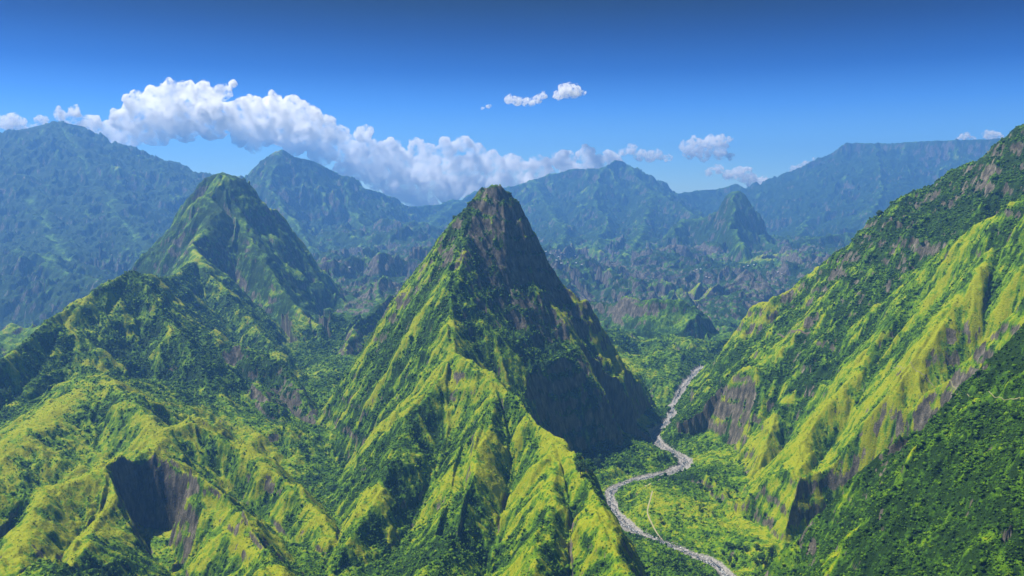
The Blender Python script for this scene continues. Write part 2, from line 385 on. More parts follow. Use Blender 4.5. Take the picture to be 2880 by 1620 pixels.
GX, GY = grad(blur(H, 6))
ERO = np.zeros(X.shape, F)
fl = smooth(RR, 2300, 4800)       # larger forms far away
warm = (1 - np.exp(-DR / (10 + 40 * fl)))
for o in range(7):
    L_near = 170.0 / 2 ** o
    sl = np.sqrt(GX ** 2 + GY ** 2) + 1e-4
    strength = smooth(sl, 0.12, 0.8) * warm
    for far in (0, 1):
        m = (fl < 0.999) if far == 0 else (fl > 0.001)
        idx = np.nonzero(m)
        L = L_near * (1.0 if far == 0 else 3.8)
        amp = L * (0.075, 0.095, 0.095, 0.085, 0.085, 0.08, 0.07)[o]
        gx = GX[idx]; gy = GY[idx]; s_ = sl[idx]
        dx = gy / s_; dy = -gx / s_
        c, sn = gully(X[idx] / L, Y[idx] / L, dx, dy, 100 + 10 * o + far)
        w = (fl[idx] if far else 1 - fl[idx]) * strength[idx]
        sharp = 1.0 - np.abs(c) ** 1.0 * 0 
        H[idx] += amp * c * w
        GX[idx] += amp * 2 * math.pi / L * sn * dx * w
        GY[idx] += amp * 2 * math.pi / L * sn * dy * w
        ERO[idx] += c * w * (0.6, 0.7, 0.6, 0.45, 0.4, 0.3, 0.2)[o]
print('erosion', time.time() - T0)
# rock steps (horizontal lava beds)
bed = fbm(X / 90, Y / 90, 3, 61)
sl0 = np.sqrt(GX ** 2 + GY ** 2)
stepamp = smooth(sl0, 0.45, 1.1) * np.clip(0.5 + bed, 0, 1) * np.clip(RR / 1500, 1, 3) 
LEDGE = np.sin(H / 6.5 + 3 * bed + 1.2) * stepamp * (1 - fl)
H += (1 - fl) * stepamp * (3.0 * np.sin(H / 6.5 + 3 * bed) + 0.8 * np.sin(H / 2.3 + 5 * bed)) + fl * 5 * stepamp * np.sin(H / 26 + 3 * bed)
H += (1 - fl) * (5.0 * ridged(X / 55 + 0.5 * bed, Y / 55, 4, 66, 0.55) * smooth(sl0, 0.2, 0.9) * warm - 2) + fl * (46 * ridged(X / 380 + bed, Y / 260, 5, 67, 0.55) * warm - 6)
# ravines: rough crags in the rocky middle distance
n_w = 0.8 * fbm(X / 300, Y / 300, 2, 95)
crag = smooth(RR, 2350, 2900) * (1 - smooth(RR, 6800, 9500)) * ((G == 0) + (G == 11) + (G == 5) + 0.3 * (G == 8) + 0.3 * (G == 6)) * smooth(fbm(X / 500, Y / 500, 3, 91), -0.25, 0.15)
H += crag * 72 * (1 - 0.45 * (G == 11)) * ridged(X / 560 + n_w, Y / 430 - n_w, 6, 92, 0.47)
# river cut
lim = rz + 1.5 + (rd - width) * 0.8 + np.maximum(rd - 45, 0) * 3 + np.maximum(rd - 120, 0) * 8
H = np.minimum(H, np.where(rd < width, rz, lim))
print('shape', time.time() - T0)
GX, GY = grad(H)
SL = np.sqrt(GX ** 2 + GY ** 2)
# trails: found on the bare ground, and kept free of plants
TRAIL_UV = [
 ([(1668, 1362), (1652, 1340), (1640, 1318), (1630, 1300), (1628, 1285), (1634, 1265), (1640, 1240), (1642, 1222)], 2.2, 0, 'pale footpath crossing the green terrace inside the river bend'),
 ([(1622, 1225), (1640, 1215), (1665, 1205), (1690, 1196)], 3.0, 0, 'pale footpath along the gravel at the top of the river bend'),
 ([(1892, 836), (1930, 840), (1970, 843), (2010, 840), (2055, 838)], 3.6, 1, 'thin dark contour path cut across the upper right mountain flank'),
 ([(2150, 900), (2190, 915), (2240, 925), (2300, 935), (2340, 960), (2390, 978), (2428, 996)], 1.1, 2, 'faint trail slanting across the sunlit grassy spurs'),
 ([(2432, 998), (2480, 1000), (2530, 1003), (2572, 1004)], 0.5, 2, 'faint trail crossing the shaded bushy slope at the right edge')]
H_keep = H; H = blur(H, 8); TRAILS = []; TD = np.full(X.shape, 1e4, F)
for uvs, w_, mk_, lab_ in TRAIL_UV:
    dense = catmull([(u, v, 0) for u, v in uvs], 8)
    p_ = np.array([q[:3] for q in (hit(u, v) for u, v, _ in dense) if q])
    p_ = p_[np.abs(p_[:, 1] - np.median(p_[:, 1])) < 90]
    for _ in range(14):
        p_[1:-1] = (p_[:-2] + p_[1:-1] * 2 + p_[2:]) / 4
    TRAILS.append((p_, w_, mk_, lab_))
    TD = np.minimum(TD, seg_field(X, Y, [tuple(q) for q in p_[::2]])[0])
H = H_keep
bare = smooth(TD, 1.5, 4.5)
# ---------------------------------------------- cover: grass / forest / rock / gravel
n1 = fbm(X / 120, Y / 120, 4, 201); n2 = fbm(X / 25, Y / 25, 3, 202)
lf = np.clip(RR / 1500, 1, 6)
n3 = fbm(X / (18 * 2), Y / (18 * 2), 3, 203)
conv = ERO
n4 = fbm(X / 8, Y / 8, 3, 204, 0.7) * (1 - fl) + fbm(X / 30, Y / 30, 3, 205, 0.7) * fl
gg = np.array([-0.05, 0.02, -0.10, 0.10, -0.3, -0.35, -0.65, -0.75, -0.65, -0.9, -0.75, -0.2, -0.05, 0.25, 0.05])[G]  # the pinnacle's low entry darkens its cover to paint its shaded face
PATCH = [(1750, 725, 3600, 220, 0.7, -0.4), (1930, 690, 4400, 380, 0.6, -0.4), (1430, 650, 5000, 450, 0.7, -0.5), (1780, 660, 5000, 350, -0.3, -0.5), (1500, 980, 1880, 75, 0.6, -0.25), (1560, 1060, 1890, 50, 0.6, -0.3), (300, 760, 1960, 130, 0.4, -0.1), (120, 850, 1720, 130, 0.3, -0.1), (1560, 780, 3400, 260, 0.0, 0.5), (1700, 860, 3000, 120, 0.0, 0.5), (400, 1250, 1200, 60, -0.3, 0.3),   # world position, radius, grass change, rock change; peak foot and left hill painted sunlit
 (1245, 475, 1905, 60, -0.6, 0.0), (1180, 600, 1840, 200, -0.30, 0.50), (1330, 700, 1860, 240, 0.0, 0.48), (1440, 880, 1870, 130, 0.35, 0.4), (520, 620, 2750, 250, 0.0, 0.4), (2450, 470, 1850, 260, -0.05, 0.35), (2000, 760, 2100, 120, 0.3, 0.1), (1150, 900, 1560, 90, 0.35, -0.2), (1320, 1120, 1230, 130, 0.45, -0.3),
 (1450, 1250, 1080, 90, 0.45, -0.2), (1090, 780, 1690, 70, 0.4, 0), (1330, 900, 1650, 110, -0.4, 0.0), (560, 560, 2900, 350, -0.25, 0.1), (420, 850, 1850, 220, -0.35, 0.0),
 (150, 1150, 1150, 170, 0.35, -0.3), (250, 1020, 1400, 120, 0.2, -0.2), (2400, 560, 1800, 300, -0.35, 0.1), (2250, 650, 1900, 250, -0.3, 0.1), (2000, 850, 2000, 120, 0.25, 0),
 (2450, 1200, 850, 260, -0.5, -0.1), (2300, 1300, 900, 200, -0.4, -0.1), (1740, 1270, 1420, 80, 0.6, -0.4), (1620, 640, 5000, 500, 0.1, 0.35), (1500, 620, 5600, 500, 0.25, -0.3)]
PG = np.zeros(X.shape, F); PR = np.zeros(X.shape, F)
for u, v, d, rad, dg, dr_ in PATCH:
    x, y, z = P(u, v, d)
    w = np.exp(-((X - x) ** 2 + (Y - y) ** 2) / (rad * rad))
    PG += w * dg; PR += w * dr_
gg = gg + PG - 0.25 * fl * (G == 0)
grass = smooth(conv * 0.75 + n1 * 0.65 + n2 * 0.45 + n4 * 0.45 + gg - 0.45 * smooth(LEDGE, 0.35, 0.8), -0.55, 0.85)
DRk = np.exp(-DR / 22.0) * smooth(n2 + n1, -0.35, 0.25)
grass = np.clip(grass + DRk * 0.5, 0, 1)
fl2 = smooth(RR, 2600, 3600)
rockg = (0.42 + 0.8 * fbm(X / 420, Y / 420, 3, 97)) * fl2 * (G == 0) + np.array([0, -0.35, -0.2, -0.1, 0.5, 0.6, 0.1, 0.0, 0.1, -0.15, 0.0, 1.0, -0.2, -0.6, -0.3])[G]  # pinnacle entry also lowered, so dark cover stands in for shade there
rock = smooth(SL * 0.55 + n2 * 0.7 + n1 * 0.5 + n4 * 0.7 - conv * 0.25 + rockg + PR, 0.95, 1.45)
sand = ((rd < width + 3 + 6 * n2)).astype(F)
# shrub and tree crowns as real bumps
forest = (1 - grass) * (1 - rock) * (1 - sand) * bare
slope_free = 1 - bare
c1, r1 = cells(X / 5.0, Y / 5.0, 301); c1b, r1b = cells(X / 8.0, Y / 8.0, 303)
mb = smooth(RR, 1500, 2200); c1 = c1 + (c1b * 1.5 - c1) * mb; r1 = np.where(mb > 0.5, r1b, r1)
c2, r2 = cells(X / 2.6, Y / 2.6, 311)
near = 1 - smooth(RR, 3200, 4500)
slf = bare / (1 + 0.5 * SL)
H += near * ((forest * 0.9 + 0.25 * grass * (r1 > 0.8)) * c1 * (1.0 + 3.6 * r1) * slf + c2 * 1.1 * (1 - sand) * slf * (0.4 + 0.6 * forest))
TONE = np.clip(0.5 + (r1 - 0.5) * 0.6 * near + (r2 - 0.5) * 0.3 * near + 0.35 * n4, 0, 1)
H += near * (1 - sand) * bare * 1.6 * fbm(X / 9, Y / 9, 3, 331, 0.6)
cc, rc = cells(X / 26, Y / 26, 321)
H += (1 - near) * forest * cc * 6 * slf
print('cover', time.time() - T0)

def ground(x, y):
    r = math.hypot(x, y); t = math.atan2(x, y)
    j = (t - th[0]) / (th[1] - th[0]); i = math.log(r / rmin) / math.log(rmax / rmin) * (nR - 1)
    j = min(max(j, 0), nT - 1.001); i = min(max(i, 0), nR - 1.001)
    i0, j0 = int(i), int(j); fi, fj = i - i0, j - j0
    return float((H[i0, j0] * (1 - fj) + H[i0, j0 + 1] * fj) * (1 - fi) + (H[i0 + 1, j0] * (1 - fj) + H[i0 + 1, j0 + 1] * fj) * fi)

# ------------------------------------------------------------------ materials
def mat(name):
    m = bpy.data.materials.new(name); m.use_nodes = True
    m.node_tree.nodes.clear()
    return m, m.node_tree
def terrain_material():
    m, t = mat('ground_cover')
    n = t.nodes.new; L = t.links.new
    at = n('ShaderNodeAttribute'); at.attribute_name = 'cover'
    sp = n('ShaderNodeSeparateColor'); L(at.outputs['Color'], sp.inputs[0])
    geo = n('ShaderNodeNewGeometry')
    def noise(scale, detail=4, rough=0.6):
        x = n('ShaderNodeTexNoise'); x.inputs['Scale'].default_value = scale; x.inputs['Detail'].default_value = detail; x.inputs['Roughness'].default_value = rough
        L(geo.outputs['Position'], x.inputs['Vector']); return x
    def ramp(src, stops):
        r = n('ShaderNodeValToRGB'); e = r.color_ramp.elements
        e[0].position, e[0].color = stops[0][0], (*stops[0][1], 1); e[1].position, e[1].color = stops[-1][0], (*stops[-1][1], 1)
        for p, c in stops[1:-1]:
            k = e.new(p); k.color = (*c, 1)
        L(src, r.inputs[0]); return r.outputs[0]
    def mix(f, a, b, blend='MIX'):
        x = n('ShaderNodeMix'); x.data_type = 'RGBA'; x.blend_type = blend
        if isinstance(f, float): x.inputs[0].default_value = f
        else: L(f, x.inputs[0])
        L(a, x.inputs[6]); L(b, x.inputs[7]); return x.outputs[2]
    nz = noise(0.16, 6, 0.75); nf = noise(0.3, 5, 0.75); nl = noise(0.02, 8, 0.7)
    tn = n('ShaderNodeMath'); tn.operation = 'MULTIPLY_ADD'; L(nz.outputs[0], tn.inputs[0]); tn.inputs[1].default_value = 0.45
    tm = n('ShaderNodeMath'); tm.operation = 'MULTIPLY'; tm.inputs[1].default_value = 0.55; L(at.outputs['Alpha'], tm.inputs[0]); L(tm.outputs[0], tn.inputs[2])
    def math_(op, a, b, c=None):
        x = n('ShaderNodeMath'); x.operation = op
        for k, q in enumerate((a, b, c)):
            if q is None: continue
            if isinstance(q, (int, float)): x.inputs[k].default_value = q
            else: L(q, x.inputs[k])
        return x.outputs[0]
    # vegetation: one value from dark wood to dry grass, broken up by noise of several sizes
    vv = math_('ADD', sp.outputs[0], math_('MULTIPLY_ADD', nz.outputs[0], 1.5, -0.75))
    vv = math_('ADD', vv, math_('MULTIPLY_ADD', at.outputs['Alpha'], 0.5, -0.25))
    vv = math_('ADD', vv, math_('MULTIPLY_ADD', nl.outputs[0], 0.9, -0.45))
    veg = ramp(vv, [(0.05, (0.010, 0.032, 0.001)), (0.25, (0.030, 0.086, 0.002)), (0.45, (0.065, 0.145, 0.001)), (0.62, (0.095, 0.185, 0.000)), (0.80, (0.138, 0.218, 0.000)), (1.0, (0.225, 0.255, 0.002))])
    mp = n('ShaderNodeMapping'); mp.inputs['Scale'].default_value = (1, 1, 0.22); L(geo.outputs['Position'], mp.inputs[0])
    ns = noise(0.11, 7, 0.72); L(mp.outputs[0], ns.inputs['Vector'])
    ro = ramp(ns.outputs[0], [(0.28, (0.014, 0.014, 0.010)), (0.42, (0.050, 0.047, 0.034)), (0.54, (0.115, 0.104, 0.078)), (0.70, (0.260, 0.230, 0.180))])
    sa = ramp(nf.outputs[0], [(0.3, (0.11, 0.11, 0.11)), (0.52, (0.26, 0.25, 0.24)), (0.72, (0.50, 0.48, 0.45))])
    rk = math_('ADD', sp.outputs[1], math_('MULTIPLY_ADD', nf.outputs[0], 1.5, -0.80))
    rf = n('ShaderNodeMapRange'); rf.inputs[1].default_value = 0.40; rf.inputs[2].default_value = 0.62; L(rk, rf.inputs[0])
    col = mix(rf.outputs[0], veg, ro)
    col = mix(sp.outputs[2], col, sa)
    bs = n('ShaderNodeBsdfPrincipled'); bs.inputs['Roughness'].default_value = 0.85
    bs.inputs['Specular IOR Level'].default_value = 0.15
    L(col, bs.inputs['Base Color'])
    bmp = n('ShaderNodeBump'); bmp.inputs['Strength'].default_value = 0.8; bmp.inputs['Distance'].default_value = 2.5
    nb = noise(0.35, 4, 0.7); L(nb.outputs[0], bmp.inputs['Height']); L(bmp.outputs[0], bs.inputs['Normal'])
    o = n('ShaderNodeOutputMaterial'); L(bs.outputs[0], o.inputs[0])
    return m
M_TER = terrain_material()

# ------------------------------------------------------------------ split the sheet into named pieces of land
def normals(H):
    gx, gy = grad(H)
    nrm = np.stack([-gx, -gy, np.ones_like(gx)], -1)
    return nrm / np.linalg.norm(nrm, axis=-1, keepdims=True)
NRM = normals(H)
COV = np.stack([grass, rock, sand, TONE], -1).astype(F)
PTS = np.stack([X, Y, H], -1).astype(F)
NAMES = {0: ('valley_floor', 'green wooded valley floor around the winding stony river'),
         1: ('mountain_peak', 'steep pointed green peak in the middle of the photo'),
         2: ('mountain_horn', 'rounded green horn and its long crest left of the middle peak'),
         3: ('hill_shoulder', 'bright green shrubby shoulder with dark hollow at bottom left'),
         4: ('rock_crags', 'dark broken crags in the valley left of the middle peak'),
         5: ('plateau', 'rock wall with flat forested rim behind the left valley'),
         6: ('mountain_ridge', 'hazy blue peaked ridge touching the big cloud, left of centre'),
         7: ('mountain_wall', 'huge hazy blue mountainside at the far left'),
         8: ('massif', 'broad hazy blue massif under the cloud right of the middle peak'),
         9: ('rock_pinnacle', 'dark blue rock tower standing alone right of the massif'),
         10: ('escarpment', 'flat topped hazy blue escarpment on the far right horizon'),
         11: ('rock_cliffs', 'purple grey cliffs and terraces in the middle distance, right of the peak'),
         12: ('mountain_flank', 'long dark green flank running down to the river from upper right'),
         13: ('grassy_spurs', 'sunlit yellow green spurs and gullies of the right hand mountain'),
         14: ('near_ridge', 'nearest ridge at lower right with bushy slope facing the camera')}
NAMES[15] = ('riverbed', 'pale grey stony riverbed winding down the valley')
G = np.where(sand > 0.5, 15, G)
fg = G[:-1, :-1]
for g, (name, label) in NAMES.items():
    fi, fj = np.nonzero(fg == g)
    if len(fi) == 0: continue
    a = fi * nT + fj
    quads = np.stack([a, a + 1, a + nT + 1, a + nT], -1)
    used, inv = np.unique(quads, return_inverse=True)
    me = bpy.data.meshes.new(name)
    me.vertices.add(len(used)); me.vertices.foreach_set('co', PTS.reshape(-1, 3)[used].ravel())
    me.loops.add(quads.size); me.loops.foreach_set('vertex_index', inv.ravel().astype(np.int32))
    me.polygons.add(len(quads)); me.polygons.foreach_set('loop_start', np.arange(0, quads.size, 4, dtype=np.int32))
    me.polygons.foreach_set('use_smooth', np.ones(len(quads), bool))
    me.update(calc_edges=True)
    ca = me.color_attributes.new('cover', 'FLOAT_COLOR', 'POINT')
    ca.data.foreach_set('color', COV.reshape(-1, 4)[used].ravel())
    me.normals_split_custom_set_from_vertices(NRM.reshape(-1, 3)[used])
    me.materials.append(M_TER)
    o = bpy.data.objects.new(name, me); C.objects.link(o)
    tag(o, label, kind='structure')
print('mesh', time.time() - T0)

# ------------------------------------------------------------------ shrubs over the near slopes (nobody could count them)
def shrubs(count=520000):
    rng = np.random.default_rng(5)
    im = int(np.searchsorted(rr, 2900))
    w = (RR[:im] ** 1.15) * (forest[:im] * 1.0 + 0.38 * grass[:im] * (1 - rock[:im]) + 0.10 * rock[:im]) * (1 - sand[:im]) * (TD[:im] > 4.5) * (np.abs(TH[:im]) < math.radians(39)) * (0.35 + 1.3 * smooth(n2[:im], -0.35, 0.3))
    w = w.ravel().astype(np.float64); cw = np.cumsum(w); cw /= cw[-1]
    pick = np.searchsorted(cw, rng.random(count))
    i = pick // nT; j = pick % nT
    fi = np.clip(i + rng.uniform(-.5, .5, count), 0, nR - 2); fj = np.clip(j + rng.uniform(-.5, .5, count), 0, nT - 2)
    i0 = fi.astype(int); j0 = fj.astype(int); a = (fi - i0)[:, None]; b = (fj - j0)[:, None]
    p = (PTS[i0, j0] * (1 - a) + PTS[i0 + 1, j0] * a) * (1 - b) + (PTS[i0, j0 + 1] * (1 - a) + PTS[i0 + 1, j0 + 1] * a) * b
    g = (1 + 5 ** 0.5) / 2
    ic = np.array([(-1, g, 0), (1, g, 0), (-1, -g, 0), (1, -g, 0), (0, -1, g), (0, 1, g), (0, -1, -g), (0, 1, -g), (g, 0, -1), (g, 0, 1), (-g, 0, -1), (-g, 0, 1)], F) / 1.9
    fc = np.array([(0, 11, 5), (0, 5, 1), (0, 1, 7), (0, 7, 10), (0, 10, 11), (1, 5, 9), (5, 11, 4), (11, 10, 2), (10, 7, 6), (7, 1, 8), (3, 9, 4), (3, 4, 2), (3, 2, 6), (3, 6, 8), (3, 8, 9), (4, 9, 5), (2, 4, 11), (6, 2, 10), (8, 6, 7), (9, 8, 1)])
    size = np.exp(rng.normal(-0.02, 0.45, count)) * (0.42 + p[:, 1] / 2900) * (0.5 + 0.85 * forest[i, j])
    ang = rng.uniform(0, 6.28, count); ca, sa = np.cos(ang)[:, None], np.sin(ang)[:, None]
    v = ic[None] * rng.uniform(0.55, 1.35, (count, 12, 1))
    x = v[:, :, 0] * ca - v[:, :, 1] * sa; y = v[:, :, 0] * sa + v[:, :, 1] * ca
    v = np.stack([x, y, v[:, :, 2] * 0.85 + 0.45], -1) * size[:, None, None] + p[:, None]
    me = bpy.data.meshes.new('shrubs')
    me.vertices.add(count * 12); me.vertices.foreach_set('co', v.astype(F).ravel())
    f = (fc[None] + np.arange(count)[:, None, None] * 12).astype(np.int32)
    me.loops.add(f.size); me.loops.foreach_set('vertex_index', f.ravel())
    me.polygons.add(count * 20); me.polygons.foreach_set('loop_start', np.arange(0, f.size, 3, dtype=np.int32))
    me.update(calc_edges=True)
    c = np.zeros((count, 12, 4), F)
    c[:, :, 0] = (0.22 + 0.52 * grass[i, j] + rng.normal(0, 0.12, count))[:, None]
    c[:, :, 3] = rng.uniform(0.1, 0.9, count)[:, None]
    ca_ = me.color_attributes.new('cover', 'FLOAT_COLOR', 'POINT'); ca_.data.foreach_set('color', np.clip(c, 0, 1).ravel())
    me.materials.append(M_TER)
    o = bpy.data.objects.new('shrubs', me); C.objects.link(o)
    tag(o, 'countless green shrubs and bushes covering the near slopes', kind='stuff')
shrubs()
print('shrubs', time.time() - T0)

# ------------------------------------------------------------------ river water, footpaths
def ribbon(name, pts, widths, m, label, lift, drape=True):
    pts = np.array(pts, float); n_ = len(pts); vs = []; fs = []
    for k in range(n_):
        t = pts[min(k + 1, n_ - 1)] - pts[max(k - 1, 0)]; t[2] = 0; t /= np.linalg.norm(t) + 1e-9
        nn = np.array([-t[1], t[0], 0])
        for q in (-1.0, 0.0, 1.0):
            p = pts[k] + nn * q * widths[k] * 0.5
            z = (ground(p[0], p[1]) if drape else p[2]) + lift - (0.3 if q else 0.0)
            vs.append((p[0], p[1], z))
    for k in range(n_ - 1):
        a = 3 * k
        fs += [(a, a + 1, a + 4, a + 3), (a + 1, a + 2, a + 5, a + 4)]
    me = bpy.data.meshes.new(name); me.from_pydata(vs, [], fs); me.update(); me.materials.append(m)
    o = bpy.data.objects.new(name, me); C.objects.link(o); tag(o, label, kind='structure'); return o
m, t = mat('water')
b_ = t.nodes.new('ShaderNodeBsdfPrincipled'); b_.inputs['Roughness'].default_value = 0.45; b_.inputs['Specular IOR Level'].default_value = 0.25
nzz = t.nodes.new('ShaderNodeTexNoise'); nzz.inputs['Scale'].default_value = 0.35; nzz.inputs['Detail'].default_value = 6
gg_ = t.nodes.new('ShaderNodeNewGeometry'); t.links.new(gg_.outputs['Position'], nzz.inputs['Vector'])
rp = t.nodes.new('ShaderNodeValToRGB'); rp.color_ramp.elements[0].position = 0.50; rp.color_ramp.elements[0].color = (0.015, 0.025, 0.035, 1)
rp.color_ramp.elements[1].position = 0.68; rp.color_ramp.elements[1].color = (0.6, 0.62, 0.62, 1)
t.links.new(nzz.outputs[0], rp.inputs[0]); t.links.new(rp.outputs[0], b_.inputs['Base Color'])
o_ = t.nodes.new('ShaderNodeOutputMaterial'); t.links.new(b_.outputs[0], o_.inputs[0]); M_WATER = m
def plain(name, col, rough=0.9):
    m, t = mat(name)
    b = t.nodes.new('ShaderNodeBsdfPrincipled'); b.inputs['Roughness'].default_value = rough
    nz = t.nodes.new('ShaderNodeTexNoise'); nz.inputs['Scale'].default_value = 0.8; nz.inputs['Detail'].default_value = 4
    g = t.nodes.new('ShaderNodeNewGeometry'); t.links.new(g.outputs['Position'], nz.inputs['Vector'])
    r = t.nodes.new('ShaderNodeValToRGB'); r.color_ramp.elements[0].position = 0.3; r.color_ramp.elements[1].position = 0.7
    r.color_ramp.elements[0].color = (*[c * 0.65 for c in col], 1); r.color_ramp.elements[1].color = (*[min(c * 1.25, 0.9) for c in col], 1)
    t.links.new(nz.outputs[0], r.inputs[0]); t.links.new(r.outputs[0], b.inputs['Base Color'])
    o = t.nodes.new('ShaderNodeOutputMaterial'); t.links.new(b.outputs[0], o.inputs[0]); return m
M_PATH = plain('trodden_earth', (0.30, 0.27, 0.17)); M_DIM = plain('dusty_trail', (0.20, 0.20, 0.09)); M_EARTH = plain('dark_earth', (0.10, 0.08, 0.055))
RV = catmull(RIVER, 26); rs = random.Random(3)
wob = 3.2 * np.sin(np.arange(len(RV)) * 0.23) + 2.0 * np.sin(np.arange(len(RV)) * 0.61 + 1)
tt = np.gradient(RV, axis=0); tt /= np.linalg.norm(tt[:, :2], axis=1)[:, None] + 1e-9
WV = RV.copy(); WV[:, 0] -= tt[:, 1] * wob; WV[:, 1] += tt[:, 0] * wob
ribbon('river', WV, [5.2 + 2.2 * math.sin(k * 0.17) + rs.uniform(-.8, .8) for k in range(len(WV))], M_WATER, 'dark water channel with white riffles in the grey riverbed', 0.75)
WV2 = RV.copy(); WV2[:, 0] += tt[:, 1] * (wob * 0.8 + 5); WV2[:, 1] -= tt[:, 0] * (wob * 0.8 + 5)
ribbon('river_branch', WV2[20:300], [2.0 + rs.uniform(-.6, .8) for k in range(280)], M_WATER, 'narrow second channel of the braided stream beside the main water', 0.7)
for p_, w_, mk_, lab_ in TRAILS:
    pl = catmull(list(p_), 4)
    ribbon('footpath', pl, [w_] * len(pl), (M_PATH, M_EARTH, M_DIM)[mk_], lab_, 0.45)

# boulders strewn over the riverbed
def boulders():
    rng = np.random.default_rng(9); V = []; Fc = []
    fc = [(0, 2, 4), (2, 1, 4), (1, 3, 4), (3, 0, 4), (2, 0, 5), (1, 2, 5), (3, 1, 5), (0, 3, 5)]
    base = np.array([(1, 0, 0), (-1, 0, 0), (0, 1, 0), (0, -1, 0), (0, 0, 1), (0, 0, -1)], float)
    for k in range(2600):
        p = RV[rng.integers(0, len(RV))] + np.array([rng.normal(0, 8), rng.normal(0, 8), 0])
        r = rng.uniform(0.5, 1.8); o = len(V)
        z = ground(p[0], p[1])
        if z > p[2] + 4: continue
        for q in base: V.append(tuple(np.array([p[0], p[1], z + 0.2 * r]) + q * r * rng.uniform(0.6, 1.2, 3)))
        Fc += [tuple(a + o for a in f) for f in fc]
    me = bpy.data.meshes.new('boulders'); me.from_pydata(V, [], Fc); me.update(); me.materials.append(plain('river_stone', (0.24, 0.235, 0.23)))
    o = bpy.data.objects.new('boulders', me); C.objects.link(o); tag(o, 'grey boulders and cobbles strewn along the riverbed', kind='stuff')
boulders()

# ------------------------------------------------------------------ houses of the far hamlets
M_WALL = plain('whitewash', (0.75, 0.73, 0.70)); M_ROOF = [plain('metal_roof', (0.72, 0.74, 0.76), 0.5), plain('ochre_roof', (0.55, 0.36, 0.16), 0.6)]
def box_mesh(name, x0, x1, y0, y1, z0, z1, m):
    vs = [(x, y, z) for z in (z0, z1) for y in (y0, y1) for x in (x0, x1)]
    me = bpy.data.meshes.new(name); me.from_pydata(vs, [], [(0, 2, 3, 1), (4, 5, 7, 6), (0, 1, 5, 4), (2, 6, 7, 3), (0, 4, 6, 2), (1, 3, 7, 5)]); me.materials.append(m); return me
def house_proto(k):
    w, d, h = ((4.6, 3.0, 2.8), (3.8, 2.8, 2.6))[k]
    wall = box_mesh('wall', -w, w, -d, d, -1.0, h, M_WALL)
    rf = bpy.data.meshes.new('roof'); e_ = 0.8; t_ = 0.3
    V = []
    for dz in (0, t_):
        V += [(-w - e_, -d - e_, h + dz), (w + e_, -d - e_, h + dz), (w + e_, 0, h + 1.8 + dz), (-w - e_, 0, h + 1.8 + dz), (w + e_, d + e_, h + dz), (-w - e_, d + e_, h + dz)]
    rf.from_pydata(V, [], [(6, 7, 8, 9), (9, 8, 10, 11), (0, 3, 2, 1), (3, 5, 4, 2), (0, 1, 7, 6), (5, 11, 10, 4), (0, 6, 9, 3), (3, 9, 11, 5), (1, 2, 8, 7), (2, 4, 10, 8)]); rf.materials.append(M_ROOF[k])
    gb = bpy.data.meshes.new('gable'); gb.from_pydata([(x, y, z) for x in (-w + .05, w - .05) for (y, z) in ((-d + .05, h + .01), (d - .05, h + .01), (0, h + 1.6))], [], [(0, 2, 1), (3, 4, 5), (0, 1, 4, 3), (1, 2, 5, 4), (2, 0, 3, 5)]); gb.materials.append(M_WALL)
    dr = box_mesh('door', -0.6, 0.6, -d - 0.06, -d + 0.0, -0.2, 2.1, M_EARTH)
    wn = box_mesh('window', 1.6, 2.8, -d - 0.05, -d + 0.0, 0.9, 1.9, M_WATER); wn2 = box_mesh('window', -2.8, -1.6, -d - 0.05, -d + 0.0, 0.9, 1.9, M_WATER)
    return [('wall', wall), ('roof', rf), ('gable', gb), ('door', dr), ('window', wn), ('window', wn2)]
HP = [house_proto(0), house_proto(1)]
HAM = [([(1372, 636), (1384, 640), (1398, 638), (1412, 641), (1420, 643), (1432, 639), (1446, 645), (1404, 648)], 'in the upper hamlet', 'houses of the upper hamlet'),
       ([(1400, 664), (1412, 668), (1428, 662), (1448, 666), (1462, 668)], 'in the lower hamlet', 'houses of the lower hamlet'),
       ([(1744, 683), (1752, 681), (1762, 680), (1776, 699), (1783, 700)], 'above the purple cliffs', 'houses above the cliffs'),
       ([(1872, 673), (1882, 671), (1896, 670), (1930, 688), (1958, 687), (1966, 690)], 'near the right mountain flank', 'houses near the right flank')]
def place_house(u, v, k, label, group, rnd):
    h = hit(u, v)
    if not h: return
    r = bpy.data.objects.new('house', None); C.objects.link(r); r.location = (h[0], h[1], h[2] + 0.8); r.rotation_euler.z = rnd.uniform(-.7, .7); r.empty_display_size = 5
    tag(r, label, 'house', group)
    for nm, me in HP[k]:
        c = bpy.data.objects.new(nm, me); C.objects.link(c); c.parent = r
ORD9 = ['first', 'second', 'third', 'fourth', 'fifth', 'sixth', 'seventh', 'eighth']
rnd = random.Random(8)
for uv, lab, grp in HAM:
    for k, (u, v) in enumerate(sorted(uv)):
        q = rnd.choice((0, 0, 1))
        place_house(u, v, q, '%s, %s from the left %s' % (('house with pale metal roof', 'house with ochre roof')[q], ORD9[k], lab), grp, rnd)
place_house(879, 678, 0, 'single white house on the dark forested plateau rim, left of the middle peak', None, rnd)

